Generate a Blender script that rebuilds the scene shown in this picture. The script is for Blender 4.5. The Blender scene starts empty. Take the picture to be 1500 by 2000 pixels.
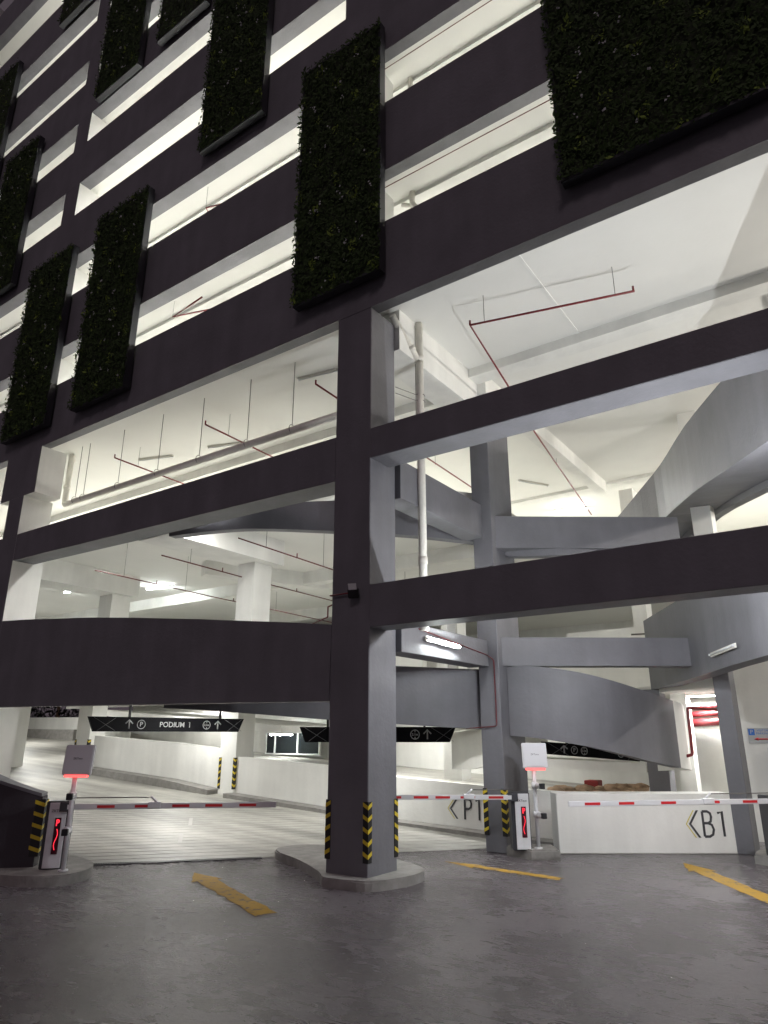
import bpy, bmesh, math, random
from mathutils import Vector, Matrix
import numpy as np
random.seed(7); rng = np.random.default_rng(7)
C = bpy.context.scene.collection
S = bpy.context.scene

# ------------------------------------------------------------------ camera
cd = bpy.data.cameras.new('camera'); cam = bpy.data.objects.new('camera', cd); C.objects.link(cam)
az, th = math.radians(125.07), math.radians(18.04)
fw = Vector((math.cos(az)*math.cos(th), math.sin(az)*math.cos(th), math.sin(th)))
cam.location = (6.625, -9.02, 2.125)
cam.rotation_euler = fw.to_track_quat('-Z', 'Y').to_euler()
cd.sensor_fit = 'HORIZONTAL'; cd.sensor_width = 36; cd.lens = 36*1340/1500
cd.clip_start = 0.05; cd.clip_end = 500
S.camera = cam

# ------------------------------------------------------------------ night sky, moonlight, exposure
w = bpy.data.worlds.new('World'); S.world = w; w.use_nodes = True
nt = w.node_tree; bg = nt.nodes['Background']
bg.inputs[0].default_value = (0.60, 0.49, 0.57, 1); bg.inputs[1].default_value = 0.118
ld = bpy.data.lights.new('moon', 'SUN'); ld.energy = 0.30; ld.angle = math.radians(12); ld.color = (1.0, 0.78, 0.85)
sun = bpy.data.objects.new('moon', ld); C.objects.link(sun)
sun.rotation_euler = Vector((-0.35, 0.8, -0.75)).to_track_quat('-Z', 'Y').to_euler()
S.view_settings.view_transform = 'Standard'; S.view_settings.look = 'None'
S.view_settings.exposure = 0.0; S.view_settings.gamma = 1.0; S.view_settings.use_curve_mapping = False
try:
    S.cycles.use_denoising = True; S.cycles.max_bounces = 10; S.cycles.diffuse_bounces = 6
    S.cycles.use_light_tree = True
except Exception: pass

# ------------------------------------------------------------------ materials
M = {}
def mat(name, col, rough=0.6, metal=0.0, var=0.0, vscale=1.5, bump=0.0, bscale=30, emit=None, es=0, streak=0.0, spec=0.5):
    m = bpy.data.materials.new(name); m.use_nodes = True; n = m.node_tree.nodes; l = m.node_tree.links
    b = n['Principled BSDF']; b.inputs['Base Color'].default_value = (*col, 1)
    b.inputs['Roughness'].default_value = rough; b.inputs['Metallic'].default_value = metal
    b.inputs['Specular IOR Level'].default_value = spec
    tc = n.new('ShaderNodeTexCoord')
    if var or streak:
        ns = n.new('ShaderNodeTexNoise'); ns.inputs['Scale'].default_value = vscale; ns.inputs['Detail'].default_value = 7; ns.inputs['Roughness'].default_value = .62
        l.new(tc.outputs['Object'], ns.inputs['Vector'])
        mp = n.new('ShaderNodeMapRange'); mp.inputs[1].default_value = .3; mp.inputs[2].default_value = .7
        mp.inputs[3].default_value = 1-var; mp.inputs[4].default_value = 1+var
        l.new(ns.outputs[0], mp.inputs[0]); last = mp.outputs[0]
        if streak:
            mg = n.new('ShaderNodeMapping'); mg.inputs['Scale'].default_value = (1.3, 1.3, .16)
            l.new(tc.outputs['Object'], mg.inputs[0])
            n2 = n.new('ShaderNodeTexNoise'); n2.inputs['Scale'].default_value = 1.6; n2.inputs['Detail'].default_value = 5
            l.new(mg.outputs[0], n2.inputs['Vector'])
            m2 = n.new('ShaderNodeMapRange'); m2.inputs[1].default_value = .35; m2.inputs[2].default_value = .7
            m2.inputs[3].default_value = 1-streak; m2.inputs[4].default_value = 1+streak; l.new(n2.outputs[0], m2.inputs[0])
            mu = n.new('ShaderNodeMath'); mu.operation = 'MULTIPLY'; l.new(last, mu.inputs[0]); l.new(m2.outputs[0], mu.inputs[1]); last = mu.outputs[0]
        vm = n.new('ShaderNodeVectorMath'); vm.operation = 'SCALE'; vm.inputs[0].default_value = col
        l.new(last, vm.inputs['Scale']); l.new(vm.outputs[0], b.inputs['Base Color'])
    if bump:
        nb = n.new('ShaderNodeTexNoise'); nb.inputs['Scale'].default_value = bscale; nb.inputs['Detail'].default_value = 5
        l.new(tc.outputs['Object'], nb.inputs['Vector'])
        bp = n.new('ShaderNodeBump'); bp.inputs['Strength'].default_value = bump; bp.inputs['Distance'].default_value = .01
        l.new(nb.outputs[0], bp.inputs['Height']); l.new(bp.outputs[0], b.inputs['Normal'])
    if emit:
        b.inputs['Emission Color'].default_value = (*emit, 1); b.inputs['Emission Strength'].default_value = es
    M[name] = m; return m
mat('grey_paint', (.158, .157, .172), .55, var=.14, vscale=.9, bump=.45, bscale=16, streak=.08)
mat('white_paint', (.76, .757, .725), .7, var=.06, vscale=.9, bump=.35, bscale=14, streak=.055)
mat('ceiling_paint', (.77, .765, .73), .8, var=.035, vscale=.5, bump=.2, bscale=15)
mat('kerb_concrete', (.25, .24, .225), .85, var=.22, vscale=5, bump=.7, bscale=24)
mat('pipe_red', (.17, .012, .016), .45, var=.1, vscale=8)
mat('dark_red', (.10, .014, .014), .5)
mat('pipe_white', (.72, .70, .64), .45, var=.08, vscale=6)
mat('rod_steel', (.16, .15, .14), .5, .6)
mat('black_metal', (.012, .012, .014), .42)
mat('dark_wall', (.04, .034, .042), .75, bump=.3, bscale=20)
mat('rubber', (.012, .012, .013), .6)
mat('yellow_tape', (.62, .47, .03), .5, var=.12, vscale=30)
mat('sign_black', (.006, .006, .008), .6, spec=.12)
mat('sign_white', (.40, .41, .41), .45)
mat('cross_line', (.16, .16, .17), .45)
mat('silver', (.70, .70, .72), .45, .1, var=.05, vscale=9)
mat('dark_grey_metal', (.06, .06, .068), .4, .3)
mat('boom_white', (.66, .66, .68), .35)
mat('reflective_red', (.55, .02, .025), .35)
mat('letter_grey', (.05, .05, .055), .6)
mat('letter_yellow', (.62, .52, .10), .6)
mat('blue_print', (.02, .12, .45), .5)
mat('led_red', (.3, .01, .02), .5, emit=(1, .035, .06), es=1.7)
mat('led_strip', (.4, .05, .05), .5, emit=(1, .12, .11), es=1.8)
mat('led_off', (.05, .004, .012), .3)
mat('tube_glow', (.9, .9, .9), .4, emit=(.93, 1, .98), es=14)
mat('tube_bright', (.9, .9, .9), .4, emit=(.94, 1, .98), es=330)
mat('tube_off', (.72, .74, .74), .35)
mat('panel_grey', (.58, .575, .60), .45)
mat('lens', (.01, .01, .012), .15)
mat('glass_dark', (.012, .015, .017), .08)
mat('brown_cloth', (.40, .27, .17), .9, var=.35, vscale=7)
mat('frame_metal', (.035, .036, .042), .45, .3)
mat('backing', (.02, .03, .012), .95)
mat('leaf', (.038, .07, .018), .7, spec=.25)
mat('leaf_light', (.17, .25, .04), .7, spec=.25)
mat('flower', (.5, .53, .52), .7)
mat('foliage_far', (.003, .006, .002), .9)
mat('red_door', (.22, .012, .01), .6)
mat('stencil', (.45, .44, .42), .8)

def ground_mat():
    m = bpy.data.materials.new('asphalt_coating'); m.use_nodes = True; n = m.node_tree.nodes; l = m.node_tree.links
    b = n['Principled BSDF']; tc = n.new('ShaderNodeTexCoord')
    def noise(scale, det=6, ro=.6, src=None, dist=0):
        t = n.new('ShaderNodeTexNoise'); t.inputs['Scale'].default_value = scale; t.inputs['Detail'].default_value = det
        t.inputs['Roughness'].default_value = ro; t.inputs['Distortion'].default_value = dist
        l.new(src or tc.outputs['Object'], t.inputs['Vector']); return t.outputs[0]
    def rmp(v, a, b_, c, d):
        t = n.new('ShaderNodeMapRange'); t.inputs[1].default_value = a; t.inputs[2].default_value = b_; t.inputs[3].default_value = c; t.inputs[4].default_value = d
        l.new(v, t.inputs[0]); return t.outputs[0]
    def math_(op, a, b_):
        t = n.new('ShaderNodeMath'); t.operation = op
        for i, q in enumerate((a, b_)):
            if isinstance(q, (int, float)): t.inputs[i].default_value = q
            else: l.new(q, t.inputs[i])
        return t.outputs[0]
    mg = n.new('ShaderNodeMapping'); mg.inputs['Rotation'].default_value = (0, 0, math.radians(-35)); mg.inputs['Scale'].default_value = (1.0, 2.1, 1)
    l.new(tc.outputs['Object'], mg.inputs[0]); st = mg.outputs[0]
    big = noise(.55, 5); mid = noise(3.2, 7, .68, st, 1.2); fine = noise(70, 4, .65); trowel = noise(6.5, 6, .6, st, 2.2)
    # scuffs and hairline cracks
    vo = n.new('ShaderNodeTexVoronoi'); vo.feature = 'DISTANCE_TO_EDGE'; vo.inputs['Scale'].default_value = 1.3
    dn = n.new('ShaderNodeTexNoise'); dn.inputs['Scale'].default_value = 2.0; dn.inputs['Detail'].default_value = 6
    l.new(st, dn.inputs['Vector'])
    mx = n.new('ShaderNodeMixRGB'); mx.inputs[0].default_value = .45; l.new(st, mx.inputs[1]); l.new(dn.outputs[1], mx.inputs[2])
    l.new(mx.outputs[0], vo.inputs['Vector'])
    gate = rmp(noise(1.6, 4), .52, .60, 0, 1)
    crack = math_('MULTIPLY', rmp(vo.outputs[0], .0, .014, 1, 0), gate)
    spots = rmp(noise(7, 6, .65, st, 1.4), .60, .68, 0, 1)
    ng = noise(5.5, 9, .74, st, 1.5); dark = math_('MAXIMUM', math_('MULTIPLY', crack, .75), math_('MULTIPLY', spots, .5)); dark = math_('MAXIMUM', dark, math_('MULTIPLY', rmp(math_('ABSOLUTE', math_('SUBTRACT', ng, .5), 0), 0, .022, 1, 0), rmp(big, .42, .6, 0, .45)))
    base = math_('MULTIPLY', rmp(big, .3, .7, .75, 1.25), rmp(mid, .3, .7, .78, 1.2))
    base = math_('MULTIPLY', base, math_('SUBTRACT', 1, dark))
    vm = n.new('ShaderNodeVectorMath'); vm.operation = 'SCALE'; vm.inputs[0].default_value = (.175, .145, .168); l.new(base, vm.inputs['Scale'])
    l.new(vm.outputs[0], b.inputs['Base Color'])
    rr = math_('ADD', rmp(mid, .3, .7, .19, .33), rmp(big, .35, .65, -.05, .06)); l.new(rr, b.inputs['Roughness'])
    b.inputs['Specular IOR Level'].default_value = .85; b.inputs['IOR'].default_value = 1.85; b.inputs['Coat Weight'].default_value = .55; b.inputs['Coat Roughness'].default_value = .16; b.inputs['Coat IOR'].default_value = 1.6
    chip = noise(13, 8, .75, st, 1.8)
    h = math_('ADD', math_('MULTIPLY', trowel, .9), math_('MULTIPLY', fine, .55)); ms = n.new('ShaderNodeMapping'); ms.inputs['Rotation'].default_value = (0, 0, math.radians(-38)); ms.inputs['Scale'].default_value = (1.0, 3.2, 1); l.new(tc.outputs['Object'], ms.inputs[0])
    rn = noise(7.5, 9, .72, ms.outputs[0], 1.1); rn2 = noise(2.6, 9, .7, ms.outputs[0], 2.0)
    def ridge(v, lo):
        a = math_('ABSOLUTE', math_('SUBTRACT', v, .5), 0); return rmp(a, 0, lo, 1, 0)
    rg = ridge(rn, .16); rg2 = ridge(rn2, .07)
    h = math_('ADD', h, math_('MULTIPLY', rmp(chip, .3, .7, 0, 1), 1.1)); h = math_('SUBTRACT', h, math_('MULTIPLY', rg, .45)); h = math_('SUBTRACT', h, math_('MULTIPLY', rg2, .50))
    h = math_('ADD', h, math_('MULTIPLY', mid, .8)); h = math_('SUBTRACT', h, math_('MULTIPLY', crack, .5))
    bp = n.new('ShaderNodeBump'); bp.inputs['Strength'].default_value = 1.0; bp.inputs['Distance'].default_value = .030
    l.new(h, bp.inputs['Height']); l.new(bp.outputs[0], b.inputs['Normal']); l.new(bp.outputs[0], b.inputs['Coat Normal'])
    M['ground'] = m
ground_mat()
mat('ramp_concrete', (.36, .35, .318), .5, var=.12, vscale=3.5, bump=.6, bscale=16)
def tyre_marks():
    m = M['ramp_concrete']; n = m.node_tree.nodes; l = m.node_tree.links; b = n['Principled BSDF']
    src = b.inputs['Base Color'].links[0].from_socket; tc = [q for q in n if q.type == 'TEX_COORD'][0]
    mg = n.new('ShaderNodeMapping'); mg.inputs['Rotation'].default_value = (0, 0, -math.radians(138.8)); mg.inputs['Scale'].default_value = (.12, 1.5, 1)
    l.new(tc.outputs['Object'], mg.inputs[0])
    t = n.new('ShaderNodeTexNoise'); t.inputs['Scale'].default_value = 1.3; t.inputs['Detail'].default_value = 7; l.new(mg.outputs[0], t.inputs['Vector'])
    r = n.new('ShaderNodeMapRange'); r.inputs[1].default_value = .35; r.inputs[2].default_value = .62; r.inputs[3].default_value = .62; r.inputs[4].default_value = 1.08; l.new(t.outputs[0], r.inputs[0])
    v = n.new('ShaderNodeVectorMath'); v.operation = 'SCALE'; l.new(src, v.inputs[0]); l.new(r.outputs[0], v.inputs['Scale']); l.new(v.outputs[0], b.inputs['Base Color'])
tyre_marks()
def paint_worn():
    m = bpy.data.materials.new('worn_yellow'); m.use_nodes = True; n = m.node_tree.nodes; l = m.node_tree.links
    b = n['Principled BSDF']; tc = n.new('ShaderNodeTexCoord')
    t = n.new('ShaderNodeTexNoise'); t.inputs['Scale'].default_value = 7; t.inputs['Detail'].default_value = 9; t.inputs['Roughness'].default_value = .7
    l.new(tc.outputs['Object'], t.inputs['Vector'])
    r = n.new('ShaderNodeValToRGB'); r.color_ramp.elements[0].position = .36; r.color_ramp.elements[0].color = (.09, .078, .08, 1)
    r.color_ramp.elements[1].position = .46; r.color_ramp.elements[1].color = (.37, .22, .032, 1)
    l.new(t.outputs[0], r.inputs[0]); l.new(r.outputs[0], b.inputs['Base Color']); b.inputs['Roughness'].default_value = .75; b.inputs['Specular IOR Level'].default_value = .2
    bp = n.new('ShaderNodeBump'); bp.inputs['Strength'].default_value = .4; bp.inputs['Distance'].default_value = .01
    l.new(t.outputs[0], bp.inputs['Height']); l.new(bp.outputs[0], b.inputs['Normal'])
    M['worn_yellow'] = m
paint_worn()

# ------------------------------------------------------------------ helpers
def tag(o, label=None, cat=None, group=None, kind=None):
    if label: o['label'] = label
    if cat: o['category'] = cat
    if group: o['group'] = group
    if kind: o['kind'] = kind
    return o
def thing(name, label, cat, loc=(0, 0, 0), rz=0, group=None):
    o = bpy.data.objects.new(name, None); C.objects.link(o); o.location = loc; o.rotation_euler = (0, 0, rz)
    o.empty_display_size = .2
    return tag(o, label, cat, group)
def link(name, me, mats, parent=None):
    o = bpy.data.objects.new(name, me); C.objects.link(o)
    if parent: o.parent = parent
    for m in (mats if isinstance(mats, (list, tuple)) else [mats]):
        if len(me.materials) < len(mats if isinstance(mats, (list, tuple)) else [mats]): me.materials.append(M[m])
    return o
class B:
    def __init__(s): s.bm = bmesh.new()
    def box(s, x0, x1, y0, y1, z0, z1, mi=0, front=None):
        v = [s.bm.verts.new(p) for p in ((x0,y0,z0),(x1,y0,z0),(x1,y1,z0),(x0,y1,z0),(x0,y0,z1),(x1,y0,z1),(x1,y1,z1),(x0,y1,z1))]
        for k, f in enumerate(((0,3,2,1),(4,5,6,7),(0,1,5,4),(1,2,6,5),(2,3,7,6),(3,0,4,7))):
            fc = s.bm.faces.new([v[i] for i in f]); fc.material_index = mi
            if front is not None and k == 2: fc.material_index = front
        return s
    def prism(s, pts, z0, z1, mi=0):
        """pts: 2D outline counter-clockwise; z0/z1 numbers or functions of (x, y)"""
        f0 = z0 if callable(z0) else (lambda x, y: z0); f1 = z1 if callable(z1) else (lambda x, y: z1)
        lo = [s.bm.verts.new((x, y, f0(x, y))) for x, y in pts]; hi = [s.bm.verts.new((x, y, f1(x, y))) for x, y in pts]
        n = len(pts)
        s.bm.faces.new(list(reversed(lo))).material_index = mi; s.bm.faces.new(hi).material_index = mi
        for i in range(n):
            j = (i+1) % n; s.bm.faces.new((lo[i], lo[j], hi[j], hi[i])).material_index = mi
        return s
    def wall(s, pts, t, mi=0):
        """pts: (x, y, zbottom, ztop) along the front face; thickness t to the left of travel"""
        n = len(pts); P = [Vector(p[:2]) for p in pts]; rows = []
        for i in range(n):
            d = (P[min(i+1, n-1)]-P[max(i-1, 0)]).normalized(); nn = Vector((-d.y, d.x))*t
            x, y, a, b = pts[i]
            rows.append([s.bm.verts.new(q) for q in ((x, y, a), (x, y, b), (x+nn.x, y+nn.y, b), (x+nn.x, y+nn.y, a))])
        for i in range(n-1):
            for k in range(4):
                j = (k+1) % 4; f = s.bm.faces.new((rows[i][k], rows[i+1][k], rows[i+1][j], rows[i][j])); f.material_index = mi
        s.bm.faces.new(rows[0]); s.bm.faces.new(list(reversed(rows[-1])))
        return s
    def tube(s, pts, r, seg=10, cap=True, mi=0):
        P = [Vector(p) for p in pts]; rings = []; up = None
        for i, p in enumerate(P):
            d = (P[min(i+1, len(P)-1)]-P[max(i-1, 0)]).normalized()
            if up is None: up = Vector((0, 0, 1)) if abs(d.z) < .9 else Vector((1, 0, 0))
            a = d.cross(up).normalized(); b = a.cross(d).normalized(); up = b
            k = 1.0
            if 0 < i < len(P)-1:
                c = (P[i]-P[i-1]).normalized().dot((P[i+1]-P[i]).normalized()); k = 1/max(.5, math.sqrt((1+c)/2))
            rr = r[i] if isinstance(r, (list, tuple)) else r
            rings.append([s.bm.verts.new(p+(a*math.cos(q)+b*math.sin(q))*rr) for q in [2*math.pi*j/seg for j in range(seg)]])
        for i in range(len(P)-1):
            for j in range(seg):
                f = s.bm.faces.new((rings[i][j], rings[i+1][j], rings[i+1][(j+1) % seg], rings[i][(j+1) % seg])); f.smooth = True; f.material_index = mi
        if cap: s.bm.faces.new(list(reversed(rings[0]))); s.bm.faces.new(rings[-1])
        return s
    def bevel(s, w, seg=2):
        bmesh.ops.bevel(s.bm, geom=[e for e in s.bm.edges], offset=w, segments=seg, affect='EDGES', clamp_overlap=True); return s
    def done(s, name, mats, parent=None, smooth=False):
        bmesh.ops.recalc_face_normals(s.bm, faces=s.bm.faces)
        me = bpy.data.meshes.new(name); s.bm.to_mesh(me); s.bm.free()
        ml = mats if isinstance(mats, (list, tuple)) else [mats]
        for m in ml: me.materials.append(M[m])
        if smooth:
            for p in me.polygons: p.use_smooth = True
        o = bpy.data.objects.new(name, me); C.objects.link(o)
        if parent: o.parent = parent
        return o
def copy_tree(o, parent=None):
    c = o.copy(); C.objects.link(c); c.parent = parent
    for ch in list(o.children): copy_tree(ch, c)
    return c
def frame3(o, origin, xdir, zdir):
    """place o so that its local X runs along xdir, local Z along zdir"""
    x = Vector(xdir).normalized(); z = Vector(zdir); z = (z-x*z.dot(x)).normalized(); y = z.cross(x)
    m = Matrix((x, y, z)).transposed().to_4x4(); m.translation = Vector(origin); o.matrix_world = m
def text_mesh(txt, size, depth=.002, name='lettering', m='sign_white', parent=None, sx=1.0, spacing=1.0, bold=0):
    cu = bpy.data.curves.new(name, 'FONT'); cu.body = txt; cu.size = size; cu.align_x = 'CENTER'; cu.align_y = 'CENTER'
    cu.extrude = depth; cu.space_character = spacing; cu.offset = bold; cu.resolution_u = 4
    ob = bpy.data.objects.new(name, cu); C.objects.link(ob)
    me = bpy.data.meshes.new_from_object(ob.evaluated_get(bpy.context.evaluated_depsgraph_get()))
    bpy.data.objects.remove(ob); bpy.data.curves.remove(cu)
    for v in me.vertices: v.co.x *= sx
    me.materials.clear(); me.materials.append(M[m])
    o = bpy.data.objects.new(name, me); C.objects.link(o)
    if parent: o.parent = parent
    return o
def inv2(o, up=(0, 0, 1)): return o

# ------------------------------------------------------------------ ground, ramp
N = Vector((-.753, .658)); P0 = Vector((-5.2, -1.3)); T = Vector((.658, .753))
K = .07
def sof(x, y): return (Vector((x, y))-P0).dot(N)
def rz(x, y): return max(0., sof(x, y)*K)
b = B(); b.bm.faces.new([b.bm.verts.new(p) for p in ((-80, -60, 0), (60, -60, 0), (60, 60, 0), (-80, 60, 0))])
g = b.done('ground', 'ground'); tag(g, kind='structure')

# ramp deck with cut grooves across the slope, clipped by the wall lines
b = B()
s = 0.03; prof = [(0.0, .004)]
while s < 17:
    z = s*K+.004
    prof += [(s, z), (s+.006, z-.02), (s+.030, z-.02), (s+.036, z)]
    s += .27 if s < 10 else .34
prof += [(45, 45*K+.004)]
t0, t1 = -30, 26
rows = [[b.bm.verts.new((P0.x+N.x*a+T.x*t, P0.y+N.y*a+T.y*t, z)) for t in (t0, t1)] for a, z in prof]
for i in range(len(rows)-1): b.bm.faces.new((rows[i][0], rows[i][1], rows[i+1][1], rows[i+1][0]))
for co, no in (((0, 5.75, 0), (0, 1, 0)),):
    # keep the far part of the ramp beyond the end of the long wall
    pass
def clip(bm, co, no):
    bmesh.ops.bisect_plane(bm, geom=list(bm.verts)+list(bm.edges)+list(bm.faces), dist=1e-5, plane_co=co, plane_no=no, clear_outer=True)
clip(b.bm, (0, -1.45, 0), (0, -1, 0))     # front limit
r = b.done('ramp', 'ramp_concrete'); tag(r, kind='structure')
# lane dashes on the ramp
for (a, t) in ((1.9, 1.6), (3.6, 1.75), (5.4, 1.9)):
    bb = B(); q = [P0+N*(a+da)+T*(t+dt) for da, dt in ((-.45, -.04), (-.45, .04), (.45, .04), (.45, -.04))]
    bb.bm.faces.new([bb.bm.verts.new((v.x, v.y, sof(v.x, v.y)*K+.009)) for v in q])
    o = bb.done('lane_dash', 'stencil'); tag(o, {1.9: 'short pale dash near the foot of the ribbed ramp', 3.6: 'short pale dash on the ramp, middle of three', 5.4: 'short pale dash farthest up the ribbed ramp'}[a], 'road marking', 'lane dashes on the ramp')

# ------------------------------------------------------------------ main building
bld = thing('parking_building', 'grey multi-storey car park with open slot windows and white interior', 'building')
SLOT = [(11.7, 12.95), (14.73, 16.2), (18.0, 19.3), (21.03, 22.3), (24.1, 25.25), (27.2, 28.5), (30.6, 33.2), (35.0, 37.0)]
XL, XR = -36.4, 22.8
GW = ['grey_paint', 'white_paint']
def part(name, b, m): return b.done(name, m, bld)
# parapet bands between the slots
prev = 9.87
for a, c in SLOT:
    bb = B().box(XL, XR, 0, .25, prev, a, 0); part('parapet_band', bb, GW); prev = c
part('parapet_band', B().box(XL, XR, 0, .25, prev, 40, 0), GW)
colx = [(-36.4, -35.6), (-24.4, -23.6), (-12.65, -11.85), (-.8, 0), (11.0, 11.8), (22.0, 22.8)]
# piers through the slots
for x0, x1 in colx:
    for a, c in SLOT:
        bb = B().box(x0, x1, .002, .775, a, c, 1, front=0); part('pier', bb, GW)
# ground columns
def grey_col(x0, x1, y0, y1, z0, z1, m='grey_paint', name='column'):
    o = B().box(x0, x1, y0, y1, z0, z1).bevel(.012, 1).done(name, m, bld); return o
grey_col(-.8, 0, 0, .775, 0, 9.87)
grey_col(11.0, 11.8, 0, .775, 0, 9.87)
grey_col(22.0, 22.8, 0, .775, 0, 9.87)
for x0, x1 in ((-12.78, -12.0), (-24.5, -23.7), (-36.4, -35.6)):
    part('column', B().box(x0, x1, 0, .85, 0, 8.5, 1, front=0), GW)
    part('column_capital', B().box(x0-.5, x1+.55, -.002, .75, 8.5, 9.87, 1, front=0), GW)
# horizontal facade beams, front plane
part('facade_beam', B().box(0.0, 11.0, .004, .58, 6.77, 7.35).bevel(.01, 1), 'grey_paint')
part('facade_beam', B().prism([(-12.0, .004), (-.8, .004), (-.8, .58), (-12.0, .58)], lambda x, y: 6.5+(x+.8)*(-.012), 7.37), 'grey_paint')
part('facade_beam', B().box(0.0, 11.0, .004, .5, 3.80, 4.51).bevel(.01, 1), 'grey_paint')
for x0, x1 in ((-23.7, -12.78), (-35.6, -24.5)):
    part('facade_beam', B().box(x0, x1, .004, .58, 6.6, 7.37), 'grey_paint')
    part('facade_beam', B().box(x0, x1, .004, .35, 2.9, 5.1), 'grey_paint')
for x0 in (11.8,):
    part('facade_beam', B().box(x0, 22, .004, .5, 3.80, 4.51), 'grey_paint'); part('facade_beam', B().box(x0, 22, .004, .5, 6.77, 7.35), 'grey_paint')
# lower left spandrel: straight lower beam with the ramp parapet rising on it
part('ramp_spandrel', B().wall([(-12.0, .002, 3.48, 4.99), (-10.8, .002, 3.48, 4.92), (-9.63, .002, 3.48, 4.83), (-8.5, .002, 3.48, 4.75), (-7.49, .002, 3.48, 4.66), (-6.3, .002, 3.48, 4.545), (-5.13, .002, 3.48, 4.42), (-4.2, .002, 3.48, 4.32), (-3.28, .002, 3.48, 4.21), (-1.95, .002, 3.48, 4.06), (-.8, .002, 3.48, 3.91)], .25), 'grey_paint')
part('facade_beam', B().prism([(-12.0, -.012), (-.8, -.012), (-.8, .27), (-12.0, .27)], lambda x, y: 2.66+max(0, (-.8-x)-4)*.02, 3.48), 'grey_paint')

# inner columns
grey_col(-.12, .34, 4.0, 5.1, 0, 9.3)
grey_col(3.87, 4.18, 6.5, 7.1, 0, 4.9)
grey_col(1.72, 2.2, 8.95, 9.5, 0, 3.2)
# depth beams, front column to inner column
part('cross_beam', B().box(-.34, .118, .775, 4.0, 6.22, 6.98).bevel(.01, 1), 'grey_paint')
part('cross_beam', B().box(-.34, .118, .775, 4.0, 3.47, 4.0).bevel(.01, 1), 'grey_paint')
part('ceiling_beam', B().box(-.55, .12, .775, 5.1, 9.3, 10.2), 'white_paint')
part('column_head', B().box(.12, .34, 4.05, 5.1, 9.3, 10.2), 'white_paint')
# beams from inner column to the right column
def beam2(name, A, Bp, t, z0, z1, m='grey_paint'):
    A = Vector(A); Bp = Vector(Bp); d = (Bp-A).normalized(); n = Vector((-d.y, d.x))*t
    q = [A, Bp, Bp+n, A+n]
    return part(name, B().prism([(v.x, v.y) for v in q], z0, z1), m)
beam2('cross_beam', (.342, 4.18), (3.62, 6.55), .4, 6.0, 6.72)
beam2('cross_beam', (.342, 4.18), (3.62, 6.55), .4, 3.49, 4.07)
# curved ramp spandrels
def curve(pts, n=6):
    out = []
    for i in range(len(pts)-1):
        p0 = pts[max(i-1, 0)]; p1 = pts[i]; p2 = pts[i+1]; p3 = pts[min(i+2, len(pts)-1)]
        for k in range(n):
            t = k/n
            out.append(tuple(.5*((2*p1[j])+(-p0[j]+p2[j])*t+(2*p0[j]-5*p1[j]+4*p2[j]-p3[j])*t*t+(-p0[j]+3*p1[j]-3*p2[j]+p3[j])*t**3) for j in range(len(p1))))
    out.append(tuple(pts[-1])); return out
s1a = curve([(-5.4, .29, 2.66, 3.9), (-3.8, .8, 2.55, 3.7), (-2.25, 1.8, 2.42, 3.5), (-1.0, 3.0, 2.32, 3.45), (-.125, 4.25, 2.24, 3.44)])
part('curved_spandrel', B().wall(s1a, .22), 'grey_paint')
s1b = curve([(.345, 4.35, 2.12, 3.49), (.9, 4.45, 2.07, 3.47), (1.6, 4.8, 1.95, 3.36), (2.15, 5.35, 1.80, 3.2), (2.55, 6.3, 1.62, 3.02), (2.8, 7.6, 1.46, 2.86)], 7)
part('curved_spandrel', B().wall(s1b, .22), 'grey_paint')
s1c = curve([(2.8, 7.6, 1.46, 2.86), (2.86, 8.2, 1.40, 2.8), (2.7, 8.8, 1.36, 2.74), (2.3, 9.1, 1.34, 2.7), (1.6, 9.3, 1.3, 2.6)], 6)
part('curved_spandrel', B().wall(s1c, .25), 'white_paint')
s2a = curve([(-6.2, .6, 6.50, 6.9), (-4.2, .95, 6.42, 6.92), (-2.3, 1.78, 6.25, 6.93), (-1.0, 3.0, 6.22, 6.93), (-.125, 4.2, 6.2, 6.93)])
part('curved_spandrel', B().wall(s2a, .22), 'grey_paint')
s2b = curve([(.345, 4.6, 5.9, 6.5), (.9, 4.75, 5.85, 6.5), (1.6, 5.1, 5.85, 6.5), (2.3, 5.9, 5.95, 6.5), (2.7, 7.4, 6.05, 6.5)])
part('curved_spandrel', B().wall(s2b, .22), 'grey_paint')
# right hand ramp spandrels running towards the front
part('ramp_spandrel', B().wall([(1.98, 9.1, 3.2, 4.9), (3.62, 6.3, 3.25, 4.93), (4.5, 4.7, 3.3, 4.96), (6.9, .52, 3.36, 5.05)], .34), 'grey_paint')
r2 = curve([(.06, 13.02, 7.2, 8.52), (.87, 12.22, 7.4, 8.81), (1.79, 11.21, 7.62, 9.12), (2.71, 9.95, 7.8, 9.3), (4.19, 5.54, 6.88, 8.36), (5.41, 2.46, 6.24, 7.73), (6.3, .26, 5.8, 7.3)], 3)
part('ramp_spandrel', B().wall([(x, y, a, c) for x, y, a, c in r2], .22), 'grey_paint')
r2s = [(x+.2, y+.08, a+.02, a+.3) for x, y, a, c in r2]
part('ramp_slab', B().wall(r2s, .9), 'grey_paint')
part('ramp_spandrel', B().wall([(x+1.05, y+.4, a-.12, a+.9) for x, y, a, c in r2 if y > 1.0], .25), 'grey_paint')

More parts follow.
